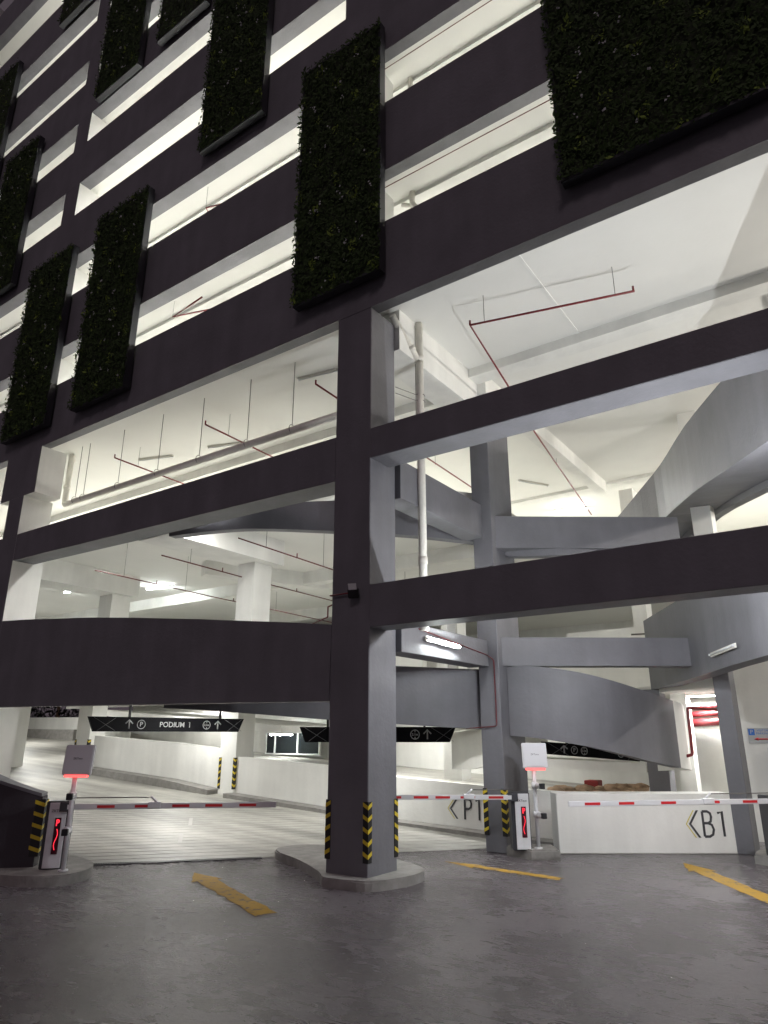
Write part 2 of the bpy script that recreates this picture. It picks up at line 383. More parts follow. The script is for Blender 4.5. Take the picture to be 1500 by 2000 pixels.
# floor slabs: ceilings seen from below
def poly_slab(name, pts, z0, z1, m='ceiling_paint'): return part(name, B().prism(pts, z0, z1), m)
poly_slab('ceiling_slab', [(XL, .25), (XR, .25), (XR, 30), (XL, 30)], 10.2, 10.42)
for a, c in SLOT[:-1]:
    part('slot_soffit', B().box(XL, -.4 if c < 18 else XR, .25, .37, c, c+.2), 'grey_paint')
    poly_slab('ceiling_slab', [(XL, .25), (XR, .25), (XR, 13), (XL, 13)], c+.22, c+.42)
    part('ceiling_beam', B().box(XL, XR, 1.05, 1.35, c+.12, c+.22), 'white_paint')
    for x in (-30, -18, -6, 5.5, 17): part('ceiling_beam', B().box(x, x+.35, 1.35, 13, c-.05, c+.22), 'white_paint')
part('back_wall', B().box(XL, XR, 13, 13.2, 10.42, 38), 'white_paint')
# downstand beams on the high ceiling
part('ceiling_beam', B().box(.12, XR, 3.65, 4.05, 9.98, 10.2), 'white_paint')
part('ceiling_beam', B().box(XL, -.55, 4.3, 4.7, 9.95, 10.2), 'white_paint')
part('ceiling_joint', B().box(2.73, 2.77, .25, 3.65, 10.185, 10.2), 'white_paint')
part('ceiling_beam', B().box(.0, .34, 5.1, 12.8, 9.8, 10.2), 'white_paint')
part('ceiling_beam', B().box(.34, XR, 12.9, 13.3, 10.1, 10.2), 'white_paint')
part('ceiling_beam', B().box(XL, -.0, 12.9, 13.3, 10.1, 10.2), 'white_paint')
part('ceiling_beam', B().box(7.0, 7.3, 4.05, 24, 9.85, 10.2), 'white_paint')
part('column', B().box(.72, 1.15, 12.85, 13.5, 0, 9.8), 'white_paint')
part('column', B().box(3.5, 3.95, 8.9, 9.5, 2.9, 10.2), 'white_paint')
part('column', B().box(-6.2, -5.5, 12.85, 13.5, 0, 9.8), 'white_paint')
# level two slab and its beams
lvM = [(x, y+.2) for x, y, a, c in s2a] + [(-.125, 9.5), (3.0, 12.5), (XR, 12.5), (XR, 24), (XL, 24), (XL, .6)]
poly_slab('ceiling_slab', lvM, 7.25, 7.4)
part('ceiling_beam', B().box(-7.3, -6.2, .582, 4.45, 6.56, 7.25), 'white_paint')
part('column', B().box(-7.12, -6.5, 3.65, 4.3, 3.3, 6.56), 'white_paint')
part('ceiling_beam', B().box(-14.4, -13.3, .86, 4.95, 6.56, 7.25), 'white_paint')
part('column', B().box(-14.2, -13.5, 4.1, 4.8, 3.3, 6.56), 'white_paint')
part('ceiling_beam', B().box(-24, -23, .86, 4.05, 6.5, 7.25), 'white_paint')
part('ceiling_beam', B().box(XL, -1.0, 7.6, 8.0, 6.85, 7.25), 'white_paint')
part('ceiling_beam', B().box(XL, -1.0, 12.9, 13.3, 6.8, 7.25), 'white_paint')
part('ceiling_beam', B().wall([(-9.6, 4.6, 6.8, 7.25), (-6.0, 12.9, 6.8, 7.25)], .4), 'white_paint')
part('parapet', B().wall([(-4.4, 9.5, 3.3, 4.9), (-1.2, 4.6, 3.3, 4.75)], .2), 'white_paint')
part('parapet', B().wall([(-15.5, 13.0, 3.5, 5.6), (-6.2, 11.6, 3.5, 5.4)], .2), 'white_paint')
part('parapet', B().box(-30, -15.5, 12.9, 13.1, 3.5, 6.0), 'white_paint')
part('parapet', B().wall([(-1.2, 12.2, 3.3, 5.2), (6.0, 12.3, 3.3, 5.3)], .25), 'white_paint')
# level one slab, rising with the ramp
def zl1(x, y): return 3.0+max(0, sof(x, y)-2)*.055
lv1 = [(x, y+.2) for x, y, a, c in s1a] + [(-.125, 8.5), (1.2, 11.5), (1.2, 24), (XL, 24), (XL, .6), (-12, .9)]
poly_slab('ceiling_slab', lv1, zl1, lambda x, y: zl1(x, y)+.22)
part('ceiling_beam', B().prism([(-11.9, 2.6), (-3.6, 2.6), (-3.6, 2.95), (-11.9, 2.95)], lambda x, y: zl1(x, y)-.30, zl1), 'white_paint')
part('ceiling_beam', B().prism([(-24, 5.9), (-2.6, 5.9), (-2.6, 6.3), (-24, 6.3)], lambda x, y: zl1(x, y)-.25, zl1), 'white_paint')
# descending ramp soffits behind the low wall
part('ramp_slab', B().prism([(-21, 9.2), (-10.5, 9.2), (-10.5, 14), (-21, 14)], lambda x, y: 2.2+(-10.5-x)*.07, lambda x, y: 2.45+(-10.5-x)*.07), 'white_paint')
part('ramp_slab', B().prism([(-7.5, 7.8), (1.0, 7.8), (1.0, 11.5), (-7.5, 11.5)], lambda x, y: 2.62-(1.0-x)*.06+.0, lambda x, y: 2.82-(1.0-x)*.06), 'white_paint')
part('curved_spandrel', B().wall(curve([(-3.9, 9.4, 1.2, 2.2), (-3.0, 9.0, 1.25, 2.3), (-2.2, 9.0, 1.45, 2.5), (-1.55, 9.5, 1.7, 2.6), (-1.3, 10.3, 1.8, 2.7)]), .2), 'white_paint')
part('ramp_slab', B().wall([(-1.4, 8.9, 1.34, 1.56), (1.7, 8.95, 1.28, 1.48)], 1.2), 'white_paint')
part('parapet', B().wall([(.34, 9.2, 1.75, 2.4), (1.7, 9.6, 1.7, 2.3)], .2), 'white_paint')
part('column', B().box(-9.45, -8.79, 5.57, 6.25, 0, 3.3), 'white_paint')
part('column', B().box(-17.74, -16.9, 6.1, 6.7, 0, 4.2), 'white_paint')
part('column', B().box(-20.3, -19.45, 4.55, 5.2, 0, 4.5), 'white_paint')
part('ground_floor_wall', B().box(-27, 12, 15.0, 15.2, 0, 5.2), 'white_paint')
part('back_wall', B().box(XL, XR, 24, 24.2, 3.3, 10.2), 'white_paint')
part('bounce_wall', B().box(13.0, 13.2, .8, 24, 0, 10.2), 'white_paint')  # unseen white wall added to bounce light onto the high right ceiling
# right rear white walls
part('rear_wall', B().box(3.75, 14, 8.5, 8.75, 0, 4.6), 'white_paint')
part('rear_wall', B().box(2.3, 3.75, 11.0, 11.2, 0, 4.0), 'white_paint')
part('rear_column', B().box(2.25, 2.62, 9.75, 10.2, 0, 3.6), 'white_paint')
part('rear_slab', B().prism([(1.3, 9.9), (3.74, 7.4), (3.74, 14), (1.3, 14)], 3.12, 3.3), 'ceiling_paint')
part('cable_tray', B().box(2.4, 3.7, 10.2, 10.5, 2.82, 2.9), 'white_paint')

# ------------------------------------------------------------------ ramp walls and kerbs
def low_wall(name, pts, t, m, label, cat='wall', kerb=None):
    r = thing(name, label, cat, (pts[0][0], pts[0][1], 0)); off = r.location
    loc = [(x-off.x, y-off.y, a, c) for x, y, a, c in pts]
    o = B().wall(loc, t).done('wall_panel', m, r)
    if kerb:
        d = kerb[0]; k = [(x-off.x, y-off.y-d, z0, z1) for (x, y, _, _), (z0, z1) in zip(pts, kerb[1])]
        B().wall(k, d-.004).done('kerb', 'kerb_concrete', r)
    return r
low_wall('ramp_wall', [(-8.78, 5.62, 0, 1.55), (-5.4, 5.62, 0, 1.385), (-3.2, 5.62, 0, 1.17), (-.9, 5.62, 0, 1.06), (2.3, 5.9, -.05, .95)], .2, 'white_paint',
         'long low white ramp wall lettered P1 behind the front column', kerb=(.45, [(0, .60), (0, .40), (0, .25), (0, .16), (0, .0)]))
low_wall('ramp_wall', [(-16.6, 6.12, 0, 2.12), (-11.5, 5.78, 0, 1.90), (-9.46, 5.7, 0, 1.75)], .2, 'white_paint',
         'low white wall climbing the ramp beyond the white chevron column', kerb=(.5, [(0, 1.10), (0, .86), (0, .66)]))
low_wall('ramp_wall', [(-36, 11.9, 0, 3.1), (-28.5, 13.1, 0, 3.05)], .25, 'white_paint',
         'far white parapet wall across the top end of the ramp', kerb=(.5, [(0, 2.5), (0, 2.42)]))
low_wall('ramp_wall', [(-28.5, 13.1, 0, 3.05), (-22, 11.2, 0, 2.6), (-17.7, 6.75, 0, 2.2)], .2, 'white_paint', 'white ramp side wall seen behind the far chevron column')
# B1 wall
A1, B1 = Vector((1.12, 4.60)), Vector((3.90, 6.53)); dB = (B1-A1).normalized(); nB = Vector((-dB.y, dB.x))
wb = thing('entrance_wall', 'low white wall lettered B1 between the two grey columns', 'wall', (A1.x, A1.y, 0), math.atan2(dB.y, dB.x))
LB = (B1-A1).length
B().box(0, LB, 0, .5, 0, 1.06).bevel(.012, 1).done('wall_panel', 'white_paint', wb)
# chevron + B1 lettering lies on the wall face
GL = {'P': [[(0,0),(0,1)], [(0,1),(.24,1),(.36,.93),(.40,.78),(.36,.60),(.24,.52),(0,.52)]],
      'B': [[(0,0),(0,1)], [(0,1),(.22,1),(.34,.93),(.37,.78),(.33,.60),(.22,.53),(0,.53)], [(.22,.53),(.36,.46),(.42,.28),(.36,.08),(.22,0),(0,0)]],
      '1': [[(.22,0),(.22,1),(.02,.93)]]}
def glyph(ch, x, z, h, y, parent, m='letter_grey', r=.02):
    bb = B()
    for st in GL[ch]: bb.tube([(x+a*h, 0, z+c*h) for a, c in st], r, 6)
    o = bb.done('lettering', m, parent); o.scale = (1, .12, 1); o.location = (0, y, 0); return o
def lettering(parent_root, x, z, txt, h, y=-.004, sx=.62):
    glyph(txt[0], x-h*.42, z-h/2, h, y, parent_root, r=.026); glyph(txt[1], x+h*.22, z-h/2, h, y, parent_root, r=.026); return
def lettering_font(parent_root, x, z, txt, h, y=-.006, sx=.62):
    t = text_mesh(txt, h*1.4, .003, 'lettering', 'letter_grey', parent_root, sx=sx, bold=.0)
    t.location = (x, y, z); t.rotation_euler = (math.pi/2, 0, 0); return t
def chevron(parent, x, z, w, h, th, m, y):
    bb = B()
    for sg in (1, -1):
        p = [(x, z), (x+w, z+sg*h), (x+w+th, z+sg*h), (x+th, z)]
        if sg < 0: p = list(reversed(p))
        lo = [bb.bm.verts.new((a, y, c)) for a, c in p]; hi = [bb.bm.verts.new((a, y-.004, c)) for a, c in p]
        bb.bm.faces.new(lo); bb.bm.faces.new(list(reversed(hi)))
        for i in range(4): j = (i+1) % 4; bb.bm.faces.new((lo[i], hi[i], hi[j], lo[j]))
    return bb.done('arrow_chevron', m, parent)
lettering(wb, 2.96, .52, 'B1', .44)
chevron(wb, 2.50, .52, .16, .24, .045, 'letter_grey', -.003); chevron(wb, 2.44, .52, .16, .24, .02, 'letter_yellow', -.003)
pw = bpy.data.objects['ramp_wall']
lettering(pw, -1.27+8.78, .56, 'P1', .42, -.006, sx=.66)
chevron(pw, -1.83+8.78, .56, .17, .21, .045, 'letter_grey', -.003); chevron(pw, -1.89+8.78, .56, .17, .21, .02, 'letter_yellow', -.003)

# dark curved garden wall, left foreground
lw = thing('planter_wall', 'dark grey curved wall at the left edge with a chevron guard on its end', 'wall', (-4.8, -2.35, 0))
pts = curve([(-9.2, -3.1, -.05, 2.0), (-7.4, -3.25, -.05, 1.92), (-6.2, -3.2, -.05, 1.66), (-5.35, -2.85, -.05, 1.40), (-4.82, -2.36, -.05, 1.18)], 6)
B().wall([(x+4.8, y+2.35, a, c) for x, y, a, c in pts], .30).done('wall_panel', 'dark_wall', lw)
B().wall([(x+4.8, y+2.35-.02, c, c+.05) for x, y, a, c in pts], .34).done('coping', 'grey_paint', lw)

# kerb islands
def island(name, pts, h, label, n=5):
    o = thing(name, label, 'kerb island', (pts[0][0], pts[0][1], 0))
    q = curve(pts+[pts[0]], n)[:-1]
    bb = B().prism([(x-pts[0][0], y-pts[0][1]) for x, y in q], 0, h)
    e = [e for e in bb.bm.edges if all(abs(v.co.z-h) < 1e-4 for v in e.verts)]
    bmesh.ops.bevel(bb.bm, geom=e, offset=.025, segments=2, affect='EDGES')
    bb.done('kerb_block', 'kerb_concrete', o); return o
island('kerb_island', [(-.62, -.30), (.1, -.2), (.34, .25), (.40, .75), (.2, 1.2), (-.6, 1.6), (-2.2, 2.2), (-3.0, 1.9), (-3.0, 1.2), (-1.9, .62), (-1.0, .05)], .14, 'raised concrete island with rounded nose under the front grey column')
island('kerb_island', [(-5.3, -2.95), (-4.55, -2.95), (-4.0, -2.68), (-3.84, -2.3), (-4.05, -1.85), (-4.6, -1.5), (-5.6, -1.4), (-6.0, -2.2)], .15, 'raised concrete island under the left barrier cabinet')
island('kerb_island', [(.36, 3.90), (.98, 3.62), (1.40, 3.92), (1.0, 4.52), (.78, 4.4), (.37, 4.2)], .17, 'small concrete island under the middle barrier cabinet', n=1)
island('kerb_island', [(4.3, 5.55), (4.9, 5.3), (5.5, 5.9), (5.2, 6.6), (4.4, 6.4)], .15, 'concrete island at the right edge beside the right column')

# steel drain grate along the foot of the ramp
dr = thing('drain_grate', 'thin steel drain grate across the foot of the ribbed ramp', 'drain', (P0.x, P0.y, 0), math.atan2(T.y, T.x))
B().box(.1, 3.1, -.10, -.075, .004, .016).done('edge_bar', 'dark_grey_metal', dr); B().box(.1, 3.1, .02, .045, .004, .016).done('edge_bar', 'dark_grey_metal', dr)
bb = B()
for i in range(75): bb.box(.12+i*.04, .137+i*.04, -.075, .02, .004, .013)
o = bb.done('grate_bars', 'dark_grey_metal', dr); tag(o, kind='stuff')
B().box(.1, 3.1, -.074, .019, .0022, .0032).done('drain_channel', 'rubber', dr)

# ------------------------------------------------------------------ painted arrows
def floor_arrow(tip, tail, w, hw, hl, label, ragged=.045):
    tip = Vector(tip); tail = Vector(tail); d = (tail-tip); L = d.length; d.normalize(); n = Vector((-d.y, d.x))
    P = []
    def pt(a, c): v = d*a+n*c; return (v.x, v.y)
    P.append(pt(0, 0)); 
    for k in range(1, 5): P.append(pt(hl*k/4, hw*k/4+random.uniform(-1, 1)*ragged*.4))
    P.append(pt(hl*.96, w))
    for k in range(1, 12): P.append(pt(hl+(L-hl)*k/12, w+random.uniform(-1, 1)*ragged*.5))
    P.append(pt(L, w)); P.append(pt(L-.03, 0)); P.append(pt(L+.02, -w))
    for k in range(11, 0, -1): P.append(pt(hl+(L-hl)*k/12, -w+random.uniform(-1, 1)*ragged*.5))
    P.append(pt(hl*.96, -w))
    for k in range(4, 0, -1): P.append(pt(hl*k/4, -hw*k/4+random.uniform(-1, 1)*ragged*.4))
    bb = B(); f = bb.bm.faces.new([bb.bm.verts.new((x, y, .004)) for x, y in P]); bmesh.ops.triangulate(bb.bm, faces=[f])
    o = bb.done('painted_arrow', 'worn_yellow'); o.location = (tip.x, tip.y, 0)
    return tag(o, label, 'road marking')
floor_arrow((-3.05, -.62), (-.15, -1.93), .15, .25, .75, 'worn yellow arrow painted on the dark floor in front of the left ramp')
floor_arrow((-.25, 2.62), (2.05, 2.30), .10, .17, .75, 'faded yellow arrow painted on the floor right of the front column')
floor_arrow((3.25, 4.9), (5.05, 2.35), .14, .24, .8, 'yellow arrow painted on the floor at the right edge')

# ------------------------------------------------------------------ corner guards
def make_guard(h, nst, w=.085):
    r = thing('corner_guard', 'x', 'corner guard', group=None)
    bb = B().prism([(-.012, -.012), (w, -.012), (w, 0), (0, 0), (0, w), (-.012, w)], 0, h).done('rubber_angle', 'rubber', r)
    st = h/nst
    for k in range(nst):
        z = st*(k+.32); hh = st*.34; rise = st*.30
        for side in (0, 1):
            q = B(); pts = [(-.012, z), (w, z+rise), (w, z+rise+hh), (-.012, z+hh)]
            def v(a, c, d): return (a, -.012-d, c) if side == 0 else (-.012-d, a, c)
            lo = [q.bm.verts.new(v(a, c, 0)) for a, c in pts]; hi = [q.bm.verts.new(v(a if a > 0 else a-.003, c, .003)) for a, c in pts]
            q.bm.faces.new(lo); q.bm.faces.new(hi)
            for i in range(4): j = (i+1) % 4; q.bm.faces.new((lo[i], lo[j], hi[j], hi[i]))
            q.done('chevron_stripe', 'yellow_tape', r)
    return r
g1 = make_guard(.84, 5)
# rotation: local corner at origin, flanges run +x and +y, pushed out by 12 mm
guards = [
    (g1, (0, 0, .33), 90, 'chevron corner guard on the near corner of the front column'),
    (None, (-.8, 0, .33), 0, 'chevron corner guard on the left edge of the front column'),
    (None, (0, .775, .33), 180, 'chevron corner guard on the rear right edge of the front column'),
    (None, (.34, 4.0, .30), 90, 'chevron corner guard on the second grey column beside the right barrier cabinet'),
    (None, (-.12, 4.0, .30), 0, 'chevron corner guard on the left edge of the second grey column'),
    (None, (-8.79, 5.57, .68), 90, 'chevron corner guard on the near corner of the white ramp column'),
    (None, (-9.45, 5.57, .68), 0, 'chevron corner guard on the left edge of the white ramp column'),
    (None, (-16.9, 6.1, 1.15), 90, 'chevron corner guard on the right corner of the far white column'),
    (None, (-17.74, 6.1, 1.15), 0, 'chevron corner guard on the left corner of the far white column'),
    (None, (-19.45, 4.55, .95), 90, 'chevron corner guard on the white column at the left edge of the ramp'),
]
for o, loc, a, lab in guards:
    if o is None: o = copy_tree(g1)
    o.location = loc; o.rotation_euler = (0, 0, math.radians(a)); tag(o, lab)
# flat chevron plates on the end of the dark wall
cg = copy_tree(g1); cg.location = (-4.80, -2.33, .30); cg.rotation_euler = (0, 0, math.radians(130)); cg.scale = (1.6, 1.6, 1.0)
tag(cg, 'worn chevron guard on the end of the dark curved wall')

# ------------------------------------------------------------------ barrier gates
DIRB = T
def barrier(loc, ang_boom, L, label, stripes, start=.45, joint=None, cab=True, flip=1, tipcap=False, front=None):
    """local X = along boom"""
    r = thing('barrier_gate', label, 'barrier gate', loc, ang_boom)
    if cab:
        bb = B().box(-.17, .17, -.15, .15, 0, .98).bevel(.012, 2).done('cabinet', 'dark_grey_metal', r)
        fa = front
        f = B().box(-.13, .13, -.012, .012, .02, .96).bevel(.006, 1).done('front_door', 'silver', r)
        f.location = (math.cos(fa)*.165, math.sin(fa)*.165, 0); f.rotation_euler = (0, 0, fa+math.pi/2)
        d = B().box(-.045, .045, -.018, .0, .22, .74).done('display', 'led_off', f); d.location = (0.02, -.008, 0)
        t = text_mesh('P', .13, .002, 'display_letter', 'led_red', f, sx=.8, bold=.003); t.location = (.02, -.030, .665); t.rotation_euler = (math.pi/2, 0, 0)
        pts = [(.02+.018*math.sin(k/14*2*math.pi), -.03, .58-.30*k/14) for k in range(15)]
        B().tube(pts, .0055, 6).done('display_line', 'led_red', f)
        t = text_mesh('ZKTeco', .055, .001, 'brand_lettering', 'letter_grey', f); t.location = (0, -.015, .84); t.rotation_euler = (math.pi/2, 0, 0)
    z = .90
    B().box(.05, .24, -.21*flip-.02, -.21*flip+.02, z-.07, z+.07).bevel(.01, 1).done('boom_clamp', 'dark_grey_metal', r)
    y0, y1 = -.21*flip-.022, -.21*flip+.022
    o = B().box(.16, L, y0, y1, z-.042, z+.042).bevel(.008, 2).done('boom', 'boom_white', r)
    for s in stripes:
        B().box(s, s+.27, y0-.003, y1+.003, z-.02, z+.02).done('reflective_stripe', 'reflective_red', o)
    if joint:
        B().box(joint-.10, joint+.10, y0-.02, y1+.02, z-.035, z+.06).bevel(.01, 1).done('fold_joint', 'boom_white', o)
        B().tube([(.14, (y0+y1)/2, z+.13), (joint-.05, (y0+y1)/2, z+.13)], .009, 6).done('fold_rod', 'rod_steel', o)
        B().tube([(joint-.06, (y0+y1)/2, z+.14), (joint+.05, (y0+y1)/2, z+.04)], .018, 6).done('rod_bracket', 'silver', o)
    return r
front1 = math.atan2(-N.y, -N.x)
b1 = Vector((-4.50, -2.22)); e1 = Vector((-1.95, .08)); a1 = math.atan2((e1-b1).y, (e1-b1).x); L1 = (e1-b1).length
barrier((b1.x, b1.y, .15), a1, L1, 'silver barrier gate at the left lane with its boom across the ramp', [.62, 1.2, 1.78, 2.3, 2.84], joint=1.5, front=front1-a1, flip=1)
b2 = Vector((.72, 3.78)); e2 = Vector((-1.6, 2.2)); a2 = math.atan2((e2-b2).y, (e2-b2).x); L2 = (e2-b2).length
barrier((b2.x, b2.y, .14), a2, L2, 'silver barrier gate in the middle with its boom behind the front column', [.32, .84, 1.30, 1.70, 2.2], joint=.95, front=math.radians(-48)-a2, flip=-1)
b3 = Vector((4.72, 5.55)); e3 = Vector((1.93, 2.9)); a3 = math.atan2((e3-b3).y, (e3-b3).x); L3 = (e3-b3).length
barrier((b3.x, b3.y, .15), a3, L3, 'barrier gate at the right edge with its boom in front of the white wall', [.45, 1.15, 1.95, 2.7, 3.3], joint=1.35, front=math.radians(-48)-a3, flip=-1)

# reader posts with screens and plate cameras
def post(loc, ang, label, lean=0):
    r = thing('reader_post', label, 'camera post', loc, ang)
    B().tube([(0, 0, 0), (0, 0, 1.42)], .036, 12).done('pole', 'boom_white', r)
    B().tube([(0, 0, 0), (0, 0, .03)], .075, 14).done('base_flange', 'boom_white', r)
    s = B().box(-.23, .23, -.05, .03, 0, .45).bevel(.012, 2).done('screen_box', 'panel_grey', r); s.location = (.03, -.02, 1.38); s.rotation_euler = (math.radians(-8), 0, 0)
    B().box(-.21, .21, -.056, -.048, .03, .43).done('screen_face', 'panel_grey', s)
    t = text_mesh('ZKTeco', .045, .001, 'brand_lettering', 'letter_grey', s); t.location = (.0, -.058, .24); t.rotation_euler = (math.pi/2, 0, 0)
    B().box(-.18, .18, -.05, .03, -.035, -.002).done('light_strip', 'led_strip', s)
    for z, m in ((1.08, 'silver'), (.58, 'silver')):
        B().tube([(0, 0, z-.05), (0, 0, z+.05)], .06, 14).done('camera_collar', 'boom_white', r)
        c = B().tube([(0, 0, 0), (.02, -.10, 0)], .045, 12).tube([(.02, -.10, .0), (.06, -.24, .0)], .05, 12).done('plate_camera', 'boom_white', r); c.location = (.02, -.02, z+.0)
        B().box(-.045, .045, -.31, -.23, -.045, .05).bevel(.008, 1).done('camera_hood', 'black_metal', c).rotation_euler = (0, 0, math.radians(14))
    return r
post((-4.08, -2.30, .15), math.radians(33), 'white post with grey screen and two plate cameras beside the left barrier cabinet')
post((1.02, 3.86, .16), math.radians(33), 'white post with grey screen and two plate cameras beside the middle barrier cabinet')

# ------------------------------------------------------------------ hanging signs
def sign(pl, pr, z0, z1, label, items, hang=(.18, .82), ztop=2.75, halfskew=.14):
    A = Vector(pl[:2]); Q = Vector(pr[:2]); L = (Q-A).length; d = (Q-A).normalized()
    r = thing('hanging_sign', label, 'sign', (A.x, A.y, 0), math.atan2(d.y, d.x))
    sl = (pr[2]-pl[2])
    h = z1-z0
    bb = B(); out = [(0, z1), (.14, z0), (L-.14, z0+sl), (L, z1+sl)]
    fr = [bb.bm.verts.new((x, -.04, z)) for x, z in out]; bk = [bb.bm.verts.new((x, .04, z)) for x, z in out]
    bb.bm.faces.new(fr); bb.bm.faces.new(list(reversed(bk)))
    for i in range(4): j = (i+1) % 4; bb.bm.faces.new((fr[i], bk[i], bk[j], fr[j]))
    bb.done('sign_box', 'sign_black', r)
    y = -.043
    def zz(x, f): return z0+h*f+sl*x/L
    def bar(x0, f0, x1, f1, w, m, name='cross_line'):
        B().tube([(x0, y, zz(x0, f0)), (x1, y, zz(x1, f1))], w, 5).done(name, m, r)
    for x0, x1 in ((.06, .62), (L-.62, L-.06)):
        bar(x0+.06, .95, x1, .06, .004, 'cross_line'); bar(x0+.16, .06, x1, .95, .004, 'cross_line')
    for it, x in items:
        zc = zz(x, .5)
        if it == 'up':
            bb = B(); hh = h*.30
            bb.tube([(x, y, zc-hh), (x, y, zc+hh)], .017, 6); bb.tube([(x-.085, y, zc+hh*.15), (x, y, zc+hh), (x+.085, y, zc+hh*.15)], .016, 6)
            bb.done('arrow', 'sign_white', r)
        elif it in ('P', 'H'):
            R = h*.30; bb = B(); n = 24
            pts = [(x+R*math.cos(2*math.pi*k/n), y, zc+R*math.sin(2*math.pi*k/n)) for k in range(n+1)]
            bb.tube(pts, .009, 5, cap=False).done('ring', 'sign_white', r)
            t = text_mesh('P' if it == 'P' else '2.1m', h*(.46 if it == 'P' else .22), .002, 'symbol', 'sign_white', r, bold=.002); t.location = (x, y, zc); t.rotation_euler = (math.pi/2, 0, 0)
            if it == 'H':
                for sg in (1, -1): B().tube([(x, y, zc+sg*R), (x, y, zc+sg*R*.5)], .012, 3).done('height_mark', 'sign_white', r)
        elif it == '1':
            glyph('1', x-.03, zc-h*.19, h*.38, y, r, 'sign_white', .011)
        else:
            t = text_mesh(it, h*.52, .002, 'lettering', 'sign_white', r, sx=1.0, bold=.001); t.location = (x, y, zc-.005); t.rotation_euler = (math.pi/2, 0, math.atan2(0, 1)); t.rotation_euler[1] = -math.atan2(sl, L)
    for f in hang:
        x = L*f; B().box(x-.025, x+.025, -.02, .02, z1+sl*f-.005, ztop).done('hanger', 'black_metal', r)
    return r
sign((-7.95, .25, 2.52), (-7.0, 4.05, 2.52), 2.21, 2.53, 'long black hanging sign reading PODIUM 1 over the left ramp', [('up', .93), ('P', 1.22), ('PODIUM', 1.98), ('1', 2.43), ('H', 2.88), ('up', 3.18)], hang=(.24, .83), ztop=3.25)
sign((-4.34, 3.26, 2.30), (-1.45, 5.32, 2.30), 1.98, 2.31, 'black hanging sign partly hidden behind the front column', [('up', .80), ('P', 1.05), ('H', 2.62), ('up', 2.90)], hang=(.18, .80), ztop=3.05)
sign((.43, 5.73, 2.0), (1.96, 7.85, 1.83), 1.74, 2.0, 'smaller black hanging sign over the lane behind the white B1 wall', [('up', .52), ('P', .78), ('H', 1.03), ('P', 1.98), ('up', 2.2)], hang=(.24, .8), ztop=2.3, )

# ------------------------------------------------------------------ green wall panels
def leaf_mesh(W, H, n, seed, seam=None):
    r_ = np.random.default_rng(seed); cx = r_.uniform(-.05, W+.04, n); cz = r_.uniform(-.03, H+.05, n)
    dens = np.sin(cx*5.1+seed)*np.cos(cz*3.7)+np.sin(cx*11+cz*9)
    dep = -.03-np.abs(r_.normal(0, .035, n))-.025*(dens > .5)
    if seam is not None: dep = np.where(np.abs(cx-seam) < .05, .0, dep)
    s = r_.uniform(.024, .045, n)*np.where(r_.random(n) < .18, 1.9, 1.0)
    a = r_.uniform(0, 2*np.pi, n); tilt = r_.uniform(-1.0, 1.0, n); tl2 = r_.uniform(-.9, .6, n)
    u = np.stack([np.cos(a), tilt*.7, np.sin(a)], 1); u /= np.linalg.norm(u, axis=1)[:, None]
    v = np.stack([-np.sin(a), tl2, np.cos(a)], 1); v /= np.linalg.norm(v, axis=1)[:, None]
    c = np.stack([cx, dep, cz], 1)
    p0 = c-u*s[:, None]; p1 = c-v*s[:, None]*.42; p2 = c+u*s[:, None]; p3 = c+v*s[:, None]*.42
    V = np.stack([p0, p1, p2, p3], 1).reshape(-1, 3); me = bpy.data.meshes.new('foliage')
    me.from_pydata(V.tolist(), [], [(4*i, 4*i+1, 4*i+2, 4*i+3) for i in range(n)])
    for m in ('leaf', 'leaf_light', 'flower'): me.materials.append(M[m])
    clump = (np.sin(cx*6.3+1.3*seed)*np.sin(cz*4.9+seed) > .72)
    idx = np.where(clump & (r_.random(n) < .38), 1, 0); me.polygons.foreach_set('material_index', idx.astype(np.int32)); me.update()
    return me
def flowers_mesh(W, H, n, seed):
    r_ = np.random.default_rng(seed+50); V = []; F = []
    for _ in range(n):
        x, z = r_.uniform(.05, W-.05), r_.uniform(.05, H-.05)
        for k in range(r_.integers(2, 5)):
            px, pz, y = x+r_.normal(0, .03), z+r_.normal(0, .03), -.13-r_.random()*.03; q = .014+.014*r_.random(); i = len(V)
            a = r_.uniform(0, 3)
            for t in range(4): V.append((px+q*math.cos(a+t*1.57), y+r_.normal(0, .01), pz+q*math.sin(a+t*1.57)))
            F.append((i, i+1, i+2, i+3))
    me = bpy.data.meshes.new('flowers'); me.from_pydata(V, [], F); me.materials.append(M['flower']); return me
def green_panel(x0, x1, z0, z1, label, seed, dens=820, seam=None, group=None):
    W, H = x1-x0, z1-z0
    r = thing('green_wall_panel', label, 'green wall', (x0, -.22, z0))
    f = B(); t = .05
    f.box(-.02, t-.02, -.02, .16, -.02, H+.02); f.box(W-t+.02, W+.02, -.02, .16, -.02, H+.02); f.box(t-.02, W-t+.02, -.02, .16, -.02, t-.02); f.box(t-.02, W-t+.02, -.02, .16, H-t+.02, H+.02)
    f.done('frame', 'frame_metal', r)
    B().box(.032, W-.032, .0, .10, .032, H-.032).done('backing_board', 'backing', r)
    for zz in (.3*H, .7*H):
        B().box(.2, .28, .10, .222, zz, zz+.08).done('bracket', 'frame_metal', r); B().box(W-.28, W-.2, .10, .222, zz, zz+.08).done('bracket', 'frame_metal', r)
    me = leaf_mesh(W, H, int(W*H*dens), seed, seam); o = bpy.data.objects.new('foliage', me); C.objects.link(o); o.parent = r; tag(o, kind='stuff')
    me = flowers_mesh(W, H, int(W*H*2.2), seed); o = bpy.data.objects.new('flowers', me); C.objects.link(o); o.parent = r; tag(o, kind='stuff')
    return r
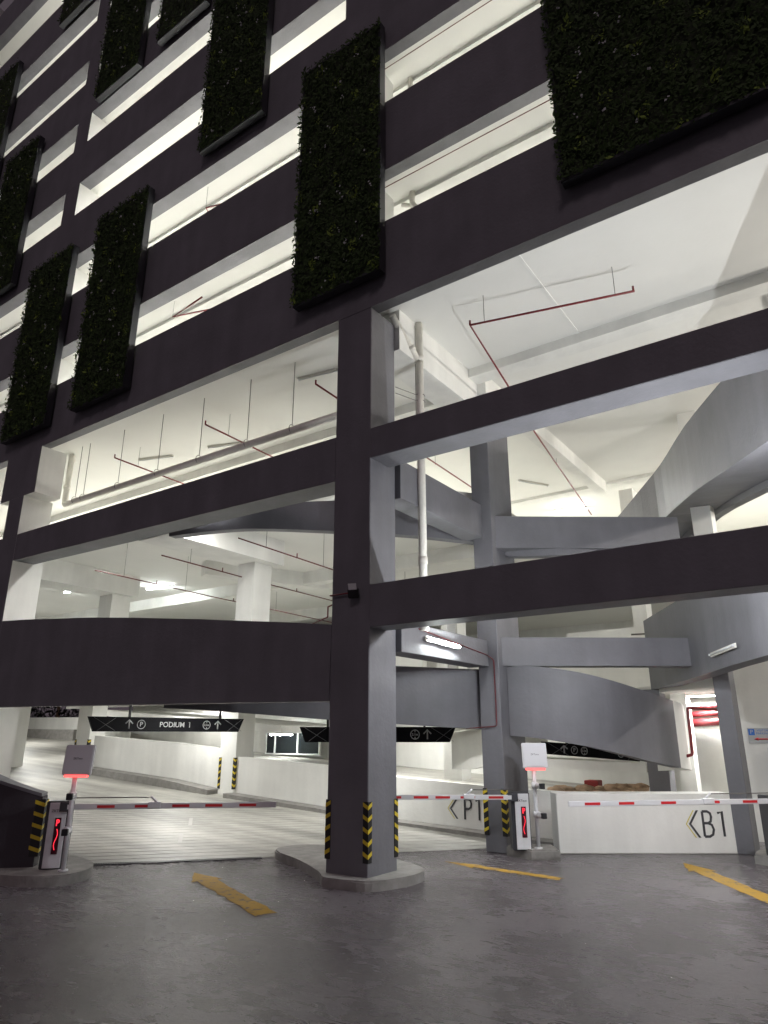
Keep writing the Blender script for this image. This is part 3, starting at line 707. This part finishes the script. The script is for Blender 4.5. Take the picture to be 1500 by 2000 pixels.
green_panel(-1.80, .34, 10.45, 16.75, 'tall narrow green wall panel above the front grey column', 1)
green_panel(3.92, 9.6, 10.5, 16.9, 'widest green wall panel at the upper right corner', 2, dens=700, seam=2.15)
green_panel(-9.8, -7.5, 10.42, 16.6, 'green wall panel low on the facade, second from the left pair', 3)
green_panel(-13.42, -11.1, 10.38, 16.35, 'lowest leftmost green wall panel reaching down to the long beam', 4)
green_panel(-5.42, -3.2, 16.6, 23.4, 'tall green wall panel cut by the top edge between two slots', 5)
green_panel(-11.3, -9.05, 22.3, 28.9, 'narrow green wall panel high up, cut by the top edge left of centre', 6)
green_panel(-8.1, -5.9, 22.5, 29, 'small visible tip of a green wall panel at the top edge', 7, dens=400)
green_panel(-17.1, -14.85, 16.6, 22.9, 'green wall panel at the left edge halfway up the facade', 8)
green_panel(-20.4, -18.15, 22.6, 28.95, 'dark green wall panel at the upper left edge', 9, dens=400)
green_panel(-15.1, -12.95, 28.6, 34, 'topmost green wall panel at the upper left corner', 10, dens=300)

# ------------------------------------------------------------------ pipes
def bend(pts, r, k=3):
    out = [Vector(pts[0])]
    for i in range(1, len(pts)-1):
        p = Vector(pts[i]); a = (Vector(pts[i-1])-p).normalized(); c = (Vector(pts[i+1])-p).normalized()
        for j in range(k+1):
            t = j/k; out.append((p+a*r)*(1-t)**2+p*2*t*(1-t)+(p+c*r)*t*t)
    out.append(Vector(pts[-1])); return out
dp = thing('drain_pipe', 'off-white vertical drain pipe right of the front column', 'pipe', (.17, 1.42, 0))
B().tube([(0, 0, 3.9), (0, 0, 10.195)], .078, 14).done('pipe_run', 'pipe_white', dp)
B().tube(bend([(-.02, -.04, 9.35), (-.1, -.42, 9.72), (-.12, -.8, 10.0)], .08), .07, 12).done('pipe_branch', 'pipe_white', dp)
B().tube([(-.045, -.18, 9.49), (-.06, -.25, 9.56)], .085, 12).done('pipe_coupling', 'pipe_white', dp)
for z in (5.1, 7.9, 9.3): B().tube([(0, 0, z), (0, 0, z+.14)], .092, 14).done('pipe_coupling', 'pipe_white', dp)
for z in (8.55, 8.42): B().tube([(-.17, -.62, z-.03), (-.05, -.1, z), (.09, .0, z), (.06, .09, z)], .008, 5).done('pipe_strap', 'rod_steel', dp)
B().tube([(-.11, .02, 7.3), (-.11, .02, 9.9)], .006, 5).done('hanger_rod', 'rod_steel', dp)
hp = thing('drain_pipe', 'long white drain pipe hung on rods inside the upper left opening', 'pipe', (-12, 1.1, 8.5))
run = bend([(-.35, .35, 1.62), (-.02, .12, 1.62), (.0, .1, .05), (.7, 0, .0), (11.4, 0, .0)], .12)
B().tube(run, [.085]*len(run), 14).done('pipe_run', 'pipe_white', hp)
B().tube([(-.01, .1, .55), (-.01, .1, .66)], .10, 14).done('pipe_coupling', 'pipe_white', hp)
for x in (.7, 1.1, 2.72, 4.4, 6.0, 7.65, 9.05): 
    B().tube([(x, 0, .12), (x, 0, 1.7)], .009, 5).done('hanger_rod', 'rod_steel', hp)
    q = [(x, .10*math.cos(a), .03+.105*math.sin(a)) for a in [k*math.pi/6 for k in range(13)]]
    B().tube(q, .008, 5, cap=False).done('clevis_ring', 'rod_steel', hp)
def sprinkler(pts, label, zc, heads=(), r=.022, drops=(), m='pipe_red'):
    o = Vector(pts[0]); t = thing('sprinkler_pipe', label, 'pipe', o)
    L = [Vector(p)-o for p in pts]
    B().tube(L, r, 8).done('pipe_run', m, t)
    for p in heads:
        p = Vector(p)-o; B().tube([p, p+Vector((0, 0, .10))], r*.9, 6).done('sprinkler_head', m, t)
    for p in drops:
        p = Vector(p)-o; B().tube([p, (p.x, p.y, zc-o.z)], .006, 5).done('hanger_rod', 'rod_steel', t)
    return t
sprinkler([(4.32, 1.98, 9.6), (1.43, 1.25, 9.6), (1.0, 3.78, 9.6), (.47, 6.57, 9.6), (-.69, 14.25, 9.6)], 'red L-shaped sprinkler pipe under the high ceiling on the right', 10.2,
          heads=[(4.30, 1.97, 9.6), (1.43, 1.25, 9.6)], drops=[(4.0, 1.9, 9.6), (1.7, 1.32, 9.6), (.7, 5.4, 9.6), (.1, 9.0, 9.6)])
for x in (-2.5, -6.15, -9.95):
    sprinkler([(x, 1.32, 9.6), (x-.1, 3.7, 9.6), (x-.5, 13, 9.6)], {-2.5: 'red sprinkler branch nearest the front column in the upper left opening', -6.15: 'red sprinkler branch in the middle of the upper left opening', -9.95: 'red sprinkler branch at the left of the upper left opening'}[x], 10.2,
              heads=[(x, 1.32, 9.6)], drops=[(x, 2.1, 9.6), (x-.3, 7, 9.6)])
for x, lab in ((-6.8, 'middle'), (-9.5, 'left'), (-4.2, 'right')):
    sprinkler([(x, .9, 6.2), (x-.25, 5.0, 6.2), (x-.5, 12.5, 6.2)], 'dark sprinkler pipe under the second level ceiling, %s of three' % lab, 7.25, r=.016, m='dark_red', drops=[(x-.05, 1.8, 6.2), (x-.2, 4.0, 6.2), (x-.35, 8, 6.2)], heads=[(x-.1, 2.9, 6.2), (x-.3, 6, 6.2)])
sprinkler([(-5.5, 1.0, 12.62), (-6.9, .55, 12.62), (-5.6, .42, 12.62)], 'short red pipe elbow behind the lowest slot left of the tall panel', 13.1, drops=[(-6.9, .55, 12.62)])
sprinkler([(-4.4, 1.0, 15.6), (-5.9, .5, 15.6), (-6.1, .9, 15.6)], 'short red pipe elbow behind the second slot left of the tall panel', 16.3, drops=[(-5.9, .5, 15.6)])
for z, lab in ((12.9, 'first'), (16.15, 'second')):
    sprinkler([(.05, .30, z-.04), (10.5, .30, z-.04)], 'thin dark red pipe along the head of the %s right-hand slot' % lab, z, r=.009, m='dark_red')
for z, lab in ((12.5, 'lowest'), (15.6, 'second')):
    q = thing('drain_pipe', 'bent white pipes behind the %s slot just right of the tall panel' % lab, 'pipe', (.3, .75, z))
    B().tube(bend([(.0, .3, .85), (.05, .2, .3), (.45, .15, -.25), (.5, .15, -1.2)], .1), .06, 10).done('pipe_run', 'pipe_white', q)
    B().tube(bend([(-.25, .3, .5), (.1, .25, .25), (.42, .15, -.2)], .08), .05, 10).done('pipe_branch', 'pipe_white', q)
# conduit with flood lamp on the column
fl = thing('flood_lamp', 'small black flood lamp on a red conduit on the front column', 'lamp', (-.28, -.03, 4.42))
B().box(-.09, .09, -.14, -.05, -.09, .07).bevel(.012, 2).done('lamp_body', 'black_metal', fl).rotation_euler = (math.radians(25), 0, math.radians(20))
o = B().box(-.07, .07, -.008, .0, -.055, .055).done('lamp_glass', 'tube_off', fl); o.location = (.055, -.145, .045); o.rotation_euler = (math.radians(25), 0, math.radians(20))
B().box(-.02, .02, -.06, .028, -.03, .02).done('lamp_bracket', 'black_metal', fl)
B().tube([(-.02, -.015, -.02), (-.52, -.015, -.02), (-.55, .4, -.02), (-1.2, .75, -.03), (-1.2, .75, -.22), (-1.9, 1.1, -.25)], .014, 6).done('conduit', 'pipe_red', fl)

def pipe_thing(pts, r, label, m='pipe_red', name='fire_pipe'):
    o = Vector(pts[0]); t = thing(name, label, 'pipe', o)
    B().tube(bend([Vector(p)-o for p in pts], .05), r, 8).done('pipe_run', m, t)
    return t
pipe_thing([(3.72, 8.3, 2.66), (2.98, 8.1, 2.72), (2.97, 8.05, 1.72), (2.8, 8.0, 1.68)], .035, 'red pipe dropping beside the rounded white end of the curved wall')
for k, (z, r) in enumerate(((2.80, .05), (2.62, .07), (2.42, .09))):
    pipe_thing([(2.4, 10.4, z), (3.74, 9.9, z+.05)], r, ['thin upper', 'middle', 'thick lower'][k]+' red fire main on the rear white wall')
pipe_thing([(.13, 1.3, 3.92), (.13, 3.9, 3.70), (.25, 3.97, 3.6), (.25, 3.97, 2.30), (-.4, 3.9, 2.26)], .009, 'thin red conduit running along the cross beam and down the second column')
pipe_thing([(4.85, 4.25, 3.72), (4.72, 4.4, 3.62), (4.86, 4.2, 3.42), (5.8, 2.6, 3.5)], .022, 'red pipe bracket at the end of the unlit tube light')
pipe_thing([(.9, 11.8, 4.95), (2.3, 12.1, 4.95), (2.3, 12.1, 5.15)], .025, 'dark pipe under the second level slab behind the second column', 'rod_steel')

# ------------------------------------------------------------------ tube lights
def make_tube(L=1.2, lit=True, glow='tube_glow'):
    r = thing('tube_light', 'x', 'tube light')
    B().box(-L/2, L/2, -.04, .04, -.03, 0).done('batten', 'pipe_white', r)
    B().tube([(-L/2+.03, 0, -.05), (L/2-.03, 0, -.05)], .016, 8).done('tube', glow if lit else 'tube_off', r)
    for s in (-1, 1): B().box(s*(L/2-.025)-.015, s*(L/2-.025)+.015, -.02, .02, -.07, -.031).done('end_cap', 'boom_white', r)
    return r
TL = make_tube(); TB = make_tube(glow='tube_bright'); TO = make_tube(lit=False)
used = set()
def area(parent, W, sx, sy, loc=(0, 0, -.09), rot=(0, 0, 0), col=(1, .992, .955)):
    a = bpy.data.lights.new('lamp_glow', 'AREA'); a.shape = 'RECTANGLE'; a.size = sx; a.size_y = sy; a.energy = W; a.color = col
    o = bpy.data.objects.new('lamp_glow', a); C.objects.link(o); o.parent = parent; o.location = loc; o.rotation_euler = rot; return o
def tube_at(loc, W, ang=0, label=None, group=None, rot=None, lit=True, bright=False, sx=1.1, sy=.06, col=(1, .992, .955)):
    src = (TB if bright else TL) if lit else TO
    o = copy_tree(src)
    o.location = loc; o.rotation_euler = rot or (0, 0, ang); tag(o, label, group=group)
    if lit and W: area(o, W, sx, sy, col=col)
    return o
HL = 'lit white tube light on an upper parking level'
for i, (a, c) in enumerate(SLOT[:-1]):
    for x in ((-17.5, -10, -4, 5) if i < 3 else (-17.5, -10, -4)):
        o = tube_at((x, 3.6, c+.20), 0, 0, 'lit tube light behind slot row %s from the bottom, %s' % (['one', 'two', 'three', 'four', 'five', 'six', 'seven'][i], {-17.5: 'far left bay', -10: 'middle bay left', -4: 'middle bay right', 5: 'right bay'}[x]), 'tube lights hidden behind the parapets of the upper levels')
        area(o, 520 if i < 6 else 560, 1.2, .3, loc=(0, 0, -.10))
# high void
VL = 'tube lights on the high ceiling'
tube_at((-10.2, 2.85, 10.19), 0, math.radians(20), 'unlit tube light on the high ceiling at the left of the upper opening', lit=False)
tube_at((-7.7, 3.4, 10.19), 0, math.radians(20), 'unlit tube light on the high ceiling in the middle of the upper opening', lit=False)
tube_at((-2.8, 1.8, 10.19), 0, math.radians(10), 'unlit tube light on the high ceiling beside the front column', lit=False)
tube_at((-1.66, 11.5, 10.19), 0, math.radians(60), 'unlit tube light on the far high ceiling behind the second column', lit=False)
tube_at((-1.62, 14.9, 10.17), 60, math.radians(20), 'bright lit tube light far back on the high ceiling', bright=True)
for x, y, W in ((-9, 9, 1050), (-17, 8, 1000), (5.5, 17.5, 420), (-8, 18, 750), (-26, 8, 800)):
    tube_at((x, y, 10.1), W, 0, 'lit tube light deep on the high ceiling, %s' % {-9: 'above the middle of the left bay', -17: 'beyond the left column', 5.5: 'far behind the right column', -8: 'far back left of centre', -26: 'farthest left'}[x], 'lit tube lights deep on the high ceiling')
# cross beam light: throws the pipe shadows on the ceiling
o = tube_at((.12, 2.1, 3.76), 0, 0, 'bright lit tube light on the side of the lower cross beam', bright=True)
frame3(o, (.165, 2.05, 3.75), (0, 1, -.03), (-1, 0, .12))
o = tube_at((4.7, 4.6, 3.6), 0, 0, 'unlit tube light on the right ramp spandrel', lit=False)
frame3(o, (4.44, 4.72, 3.58), (.49, -.87, .03), (.87, .49, 0))
# level two lights
for x, y, lab in ((-17.0, 4.9, 'lit tube light under the second level ceiling, left of two'), (-14.0, 6.3, 'lit tube light under the second level ceiling, right of two')):
    tube_at((x, y, 7.23), 20, math.radians(15), lab, bright=True)
for x, y, lab in ((-5.3, .95, 'added out of view behind the middle facade beam'), (-9.5, .95, 'added out of view beside the left facade column'), (-2.6, 2.6, 'added out of view behind the arched spandrel'), (-22, 5, 'beyond the left column'), (-9.5, 8.8, 'beside the inner white column'), (2.5, 16, 'behind the right column, far back'), (-3, 15, 'far back behind the second column'), (9, 15, 'far back at the right edge')):  # first three hang out of view, added to light this level
    tube_at((x, y, 7.23), 90, 0, 'lit tube light under the second level ceiling, '+lab, 'lit tube lights deep under the second level ceiling')
# ground level lights
GLB = ['just inside the left entrance', 'beside the white chevron column', 'in front of the far chevron column', 'half way up the ramp', 'near the top of the ramp', 'above the wall lettered P1', 'near the dark rear window', 'behind the climbing low wall', 'rear left corner', 'behind the wall lettered P1', 'at the rear wall behind the second column']
for x, y, W in ((-5.8, 2.0, 75), (-10, 4.4, 70), (-14.5, 3.2, 75), (-21, 6.5, 110), (-28, 9.5, 110), (-3.4, 4.9, 60), (-7.5, 12.5, 130), (-15, 8.3, 80), (-20, 14.5, 80), (-2.4, 7.0, 50), (-4, 12.5, 70)):
    zz = zl1(x, y)-.01
    if -24 < x < -2.6 and 5.9 < y < 6.3: zz -= .25
    tube_at((x, y, zz), W*1.35, 0, 'lit tube light over the ramp level, '+GLB.pop(0), 'lit tube lights under the ground level ceiling')
tube_at((3.1, 9.9, 3.10), 230, 0, 'lit tube light above the red pipes by the rear white wall')
tube_at((1.0, 6.6, 3.2) , 0, 0, 'unlit tube light behind the curved spandrel', lit=False)
tube_at((-14.7, 13.7, 2.20), 12, .2, 'lit tube light in front of the dark rear window', bright=True)
# round lamps on the rear of the low front beam; they throw the two pipe shadows on the ceiling
for x, W, lab in ((5.35, 470, 'lit round bulkhead lamp hidden behind the low front beam, right of two'), (3.05, 185, 'lit round bulkhead lamp hidden behind the low front beam, left of two')):
    wl = thing('bulkhead_lamp', lab, 'lamp', (x, .504, 4.03), group='bulkhead lamps behind the low front beam')
    B().tube([(0, 0, 0), (0, .05, 0)], .13, 18).done('lamp_base', 'boom_white', wl)
    B().tube([(0, .051, 0), (0, .09, 0), (0, .12, 0)], [.115, .105, .06], 18).done('lamp_globe', 'tube_glow', wl)
    pl_ = bpy.data.lights.new('lamp_glow', 'POINT'); pl_.energy = W; pl_.shadow_soft_size = .035; pl_.color = (.95, .975, 1)
    po = bpy.data.objects.new('lamp_glow', pl_); C.objects.link(po); po.parent = wl; po.location = (0, .29, -.03)
for y, z, lab in ((5.0, 7.6, 'nearer the front'), (13.0, 7.6, 'further back')):  # unseen tubes added on the bounce wall as warm fill for the ceiling
    o = tube_at((12.95, y, z), 0, 0, 'unseen fill tube light added on the bounce wall above the ramps, '+lab)
    frame3(o, (12.97, y, z), (0, 1, 0), (1, 0, -.5)); area(o, 560, 1.2, .12, loc=(0, 0, -.10), col=(1, .95, .87))
# ------------------------------------------------------------------ rear objects
wn = thing('rear_window', 'dark rear window with white frame beyond the ramp', 'window', (-16.5, 14.6, 1.32))
fx = B(); fx.box(0, 3.2, 0, .12, .0, .06); fx.box(0, 3.2, 0, .12, .9, .96)
for x in (0, .55, 1.9, 3.14): fx.box(x, x+.06, -.002, .122, .06, .9)
fx.done('window_frame', 'white_paint', wn)
for x0, x1 in ((.06, .55), (.61, 1.9), (1.96, 3.14)): B().box(x0, x1, .05, .06, .06, .9).done('pane', 'glass_dark', wn)
vs = thing('visitor_sign', 'small blue P visitor parking sign with red arrow on the rear white wall', 'sign', (4.07, 8.49, 1.98))
B().box(0, .48, -.008, 0, -.02, .30).done('sign_plate', 'sign_white', vs)
B().box(.02, .14, -.012, -.008, .15, .28).done('blue_square', 'blue_print', vs)
t = text_mesh('P', .12, .001, 'lettering', 'sign_white', vs); t.location = (.08, -.014, .215); t.rotation_euler = (math.pi/2, 0, 0)
for z, s in ((.245, 'VISITOR'), (.185, 'PARKING')):
    t = text_mesh(s, .062, .001, 'lettering', 'blue_print', vs); t.location = (.30, -.011, z); t.rotation_euler = (math.pi/2, 0, 0)
B().tube([(.44, -.010, .07), (.20, -.010, .07)], .014, 4).tube([(.20, -.010, .07), (.11, -.010, .07)], [.035, .002], 4).done('red_arrow', 'reflective_red', vs)
eb = thing('electric_box', 'grey wall box on the rear white wall at the right edge', 'box', (4.42, 8.49, 1.38))
B().box(0, .5, -.12, 0, 0, .5).bevel(.01, 1).done('box_body', 'panel_grey', eb); B().box(.03, .47, -.13, -.12, .03, .47).done('box_door', 'panel_grey', eb)
# cloth heaps stacked behind the white wall
def heap(x0, x1, y, label, seed):
    r_ = random.Random(seed); t = thing('cloth_heap', label, 'heap', (x0, y, 0)); bb = B(); n = 9
    for row in range(2):
        for k in range(n):
            x = (x1-x0)*k/(n-1); bmesh.ops.create_icosphere(bb.bm, subdivisions=2, radius=.16, matrix=Matrix.Translation((x+r_.uniform(-.05, .05), (x)*.95+row*.22, .95+r_.uniform(-.04, .05)))@Matrix.Diagonal((1.3, 1, .6, 1)))
    for v in bb.bm.verts: v.co += Vector((r_.uniform(-1, 1), r_.uniform(-1, 1), r_.uniform(-1, 1)))*.018
    
    bb.done('cloth', 'brown_cloth', t, smooth=True)
    B().prism([(.0, .0), (x1-x0, (x1-x0)*.95), (x1-x0-.3, (x1-x0)*.95+.4), (-.3, .4)], 0, .84).done('pallet_stack', 'brown_cloth', t)
heap(.35, 1.75, 6.6, 'rumpled brown bundles heaped behind the white B1 wall', 3)
rd = thing('red_cabinet', 'dark red cabinet far behind the white B1 wall', 'cabinet', (-1.55, 13.6, 0))
B().box(0, .42, 0, .5, 0, .78).bevel(.02, 1).done('cabinet_body', 'red_door', rd); B().box(.04, .46, -.015, -.002, .05, .75).done('cabinet_door', 'red_door', rd)
# dark trees beyond the ramp top
def tree(x, y, h, label, seed):
    r_ = np.random.default_rng(seed); t = thing('tree', label, 'tree', (x, y, 0), group='trees beyond the ramp')
    B().tube([(0, 0, 0), (.1, .05, h*.4), (0, .1, h*.75)], [.22, .16, .07], 8).done('trunk', 'brown_cloth', t)
    n = 2600; d = r_.normal(0, 1, (n, 3)); d /= np.linalg.norm(d, axis=1)[:, None]; rad = r_.uniform(.45, 1, n)**.6
    c = d*rad[:, None]*np.array([2.4, 2.4, h*.36])+np.array([0, 0, h*.64]); s = r_.uniform(.08, .2, n)
    u = r_.normal(0, 1, (n, 3)); v = r_.normal(0, 1, (n, 3)); u /= np.linalg.norm(u, axis=1)[:, None]; v /= np.linalg.norm(v, axis=1)[:, None]
    V = np.stack([c-u*s[:, None], c-v*s[:, None]*.5, c+u*s[:, None], c+v*s[:, None]*.5], 1).reshape(-1, 3)
    me = bpy.data.meshes.new('crown'); me.from_pydata(V.tolist(), [], [(4*i, 4*i+1, 4*i+2, 4*i+3) for i in range(n)]); me.materials.append(M['foliage_far'])
    o = bpy.data.objects.new('crown', me); C.objects.link(o); o.parent = t
for i, (x, y, h) in enumerate(((-46, 17, 8), (-50, 19.5, 9), (-43, 20, 7.5))): tree(x, y, h, 'dark tree beyond the far wall at the top of the ramp, '+['middle one', 'farthest and tallest', 'rightmost one'][i], 20+i)

for q in (TL, TB, TO):
    for ch in list(q.children): bpy.data.objects.remove(ch)
    bpy.data.objects.remove(q)
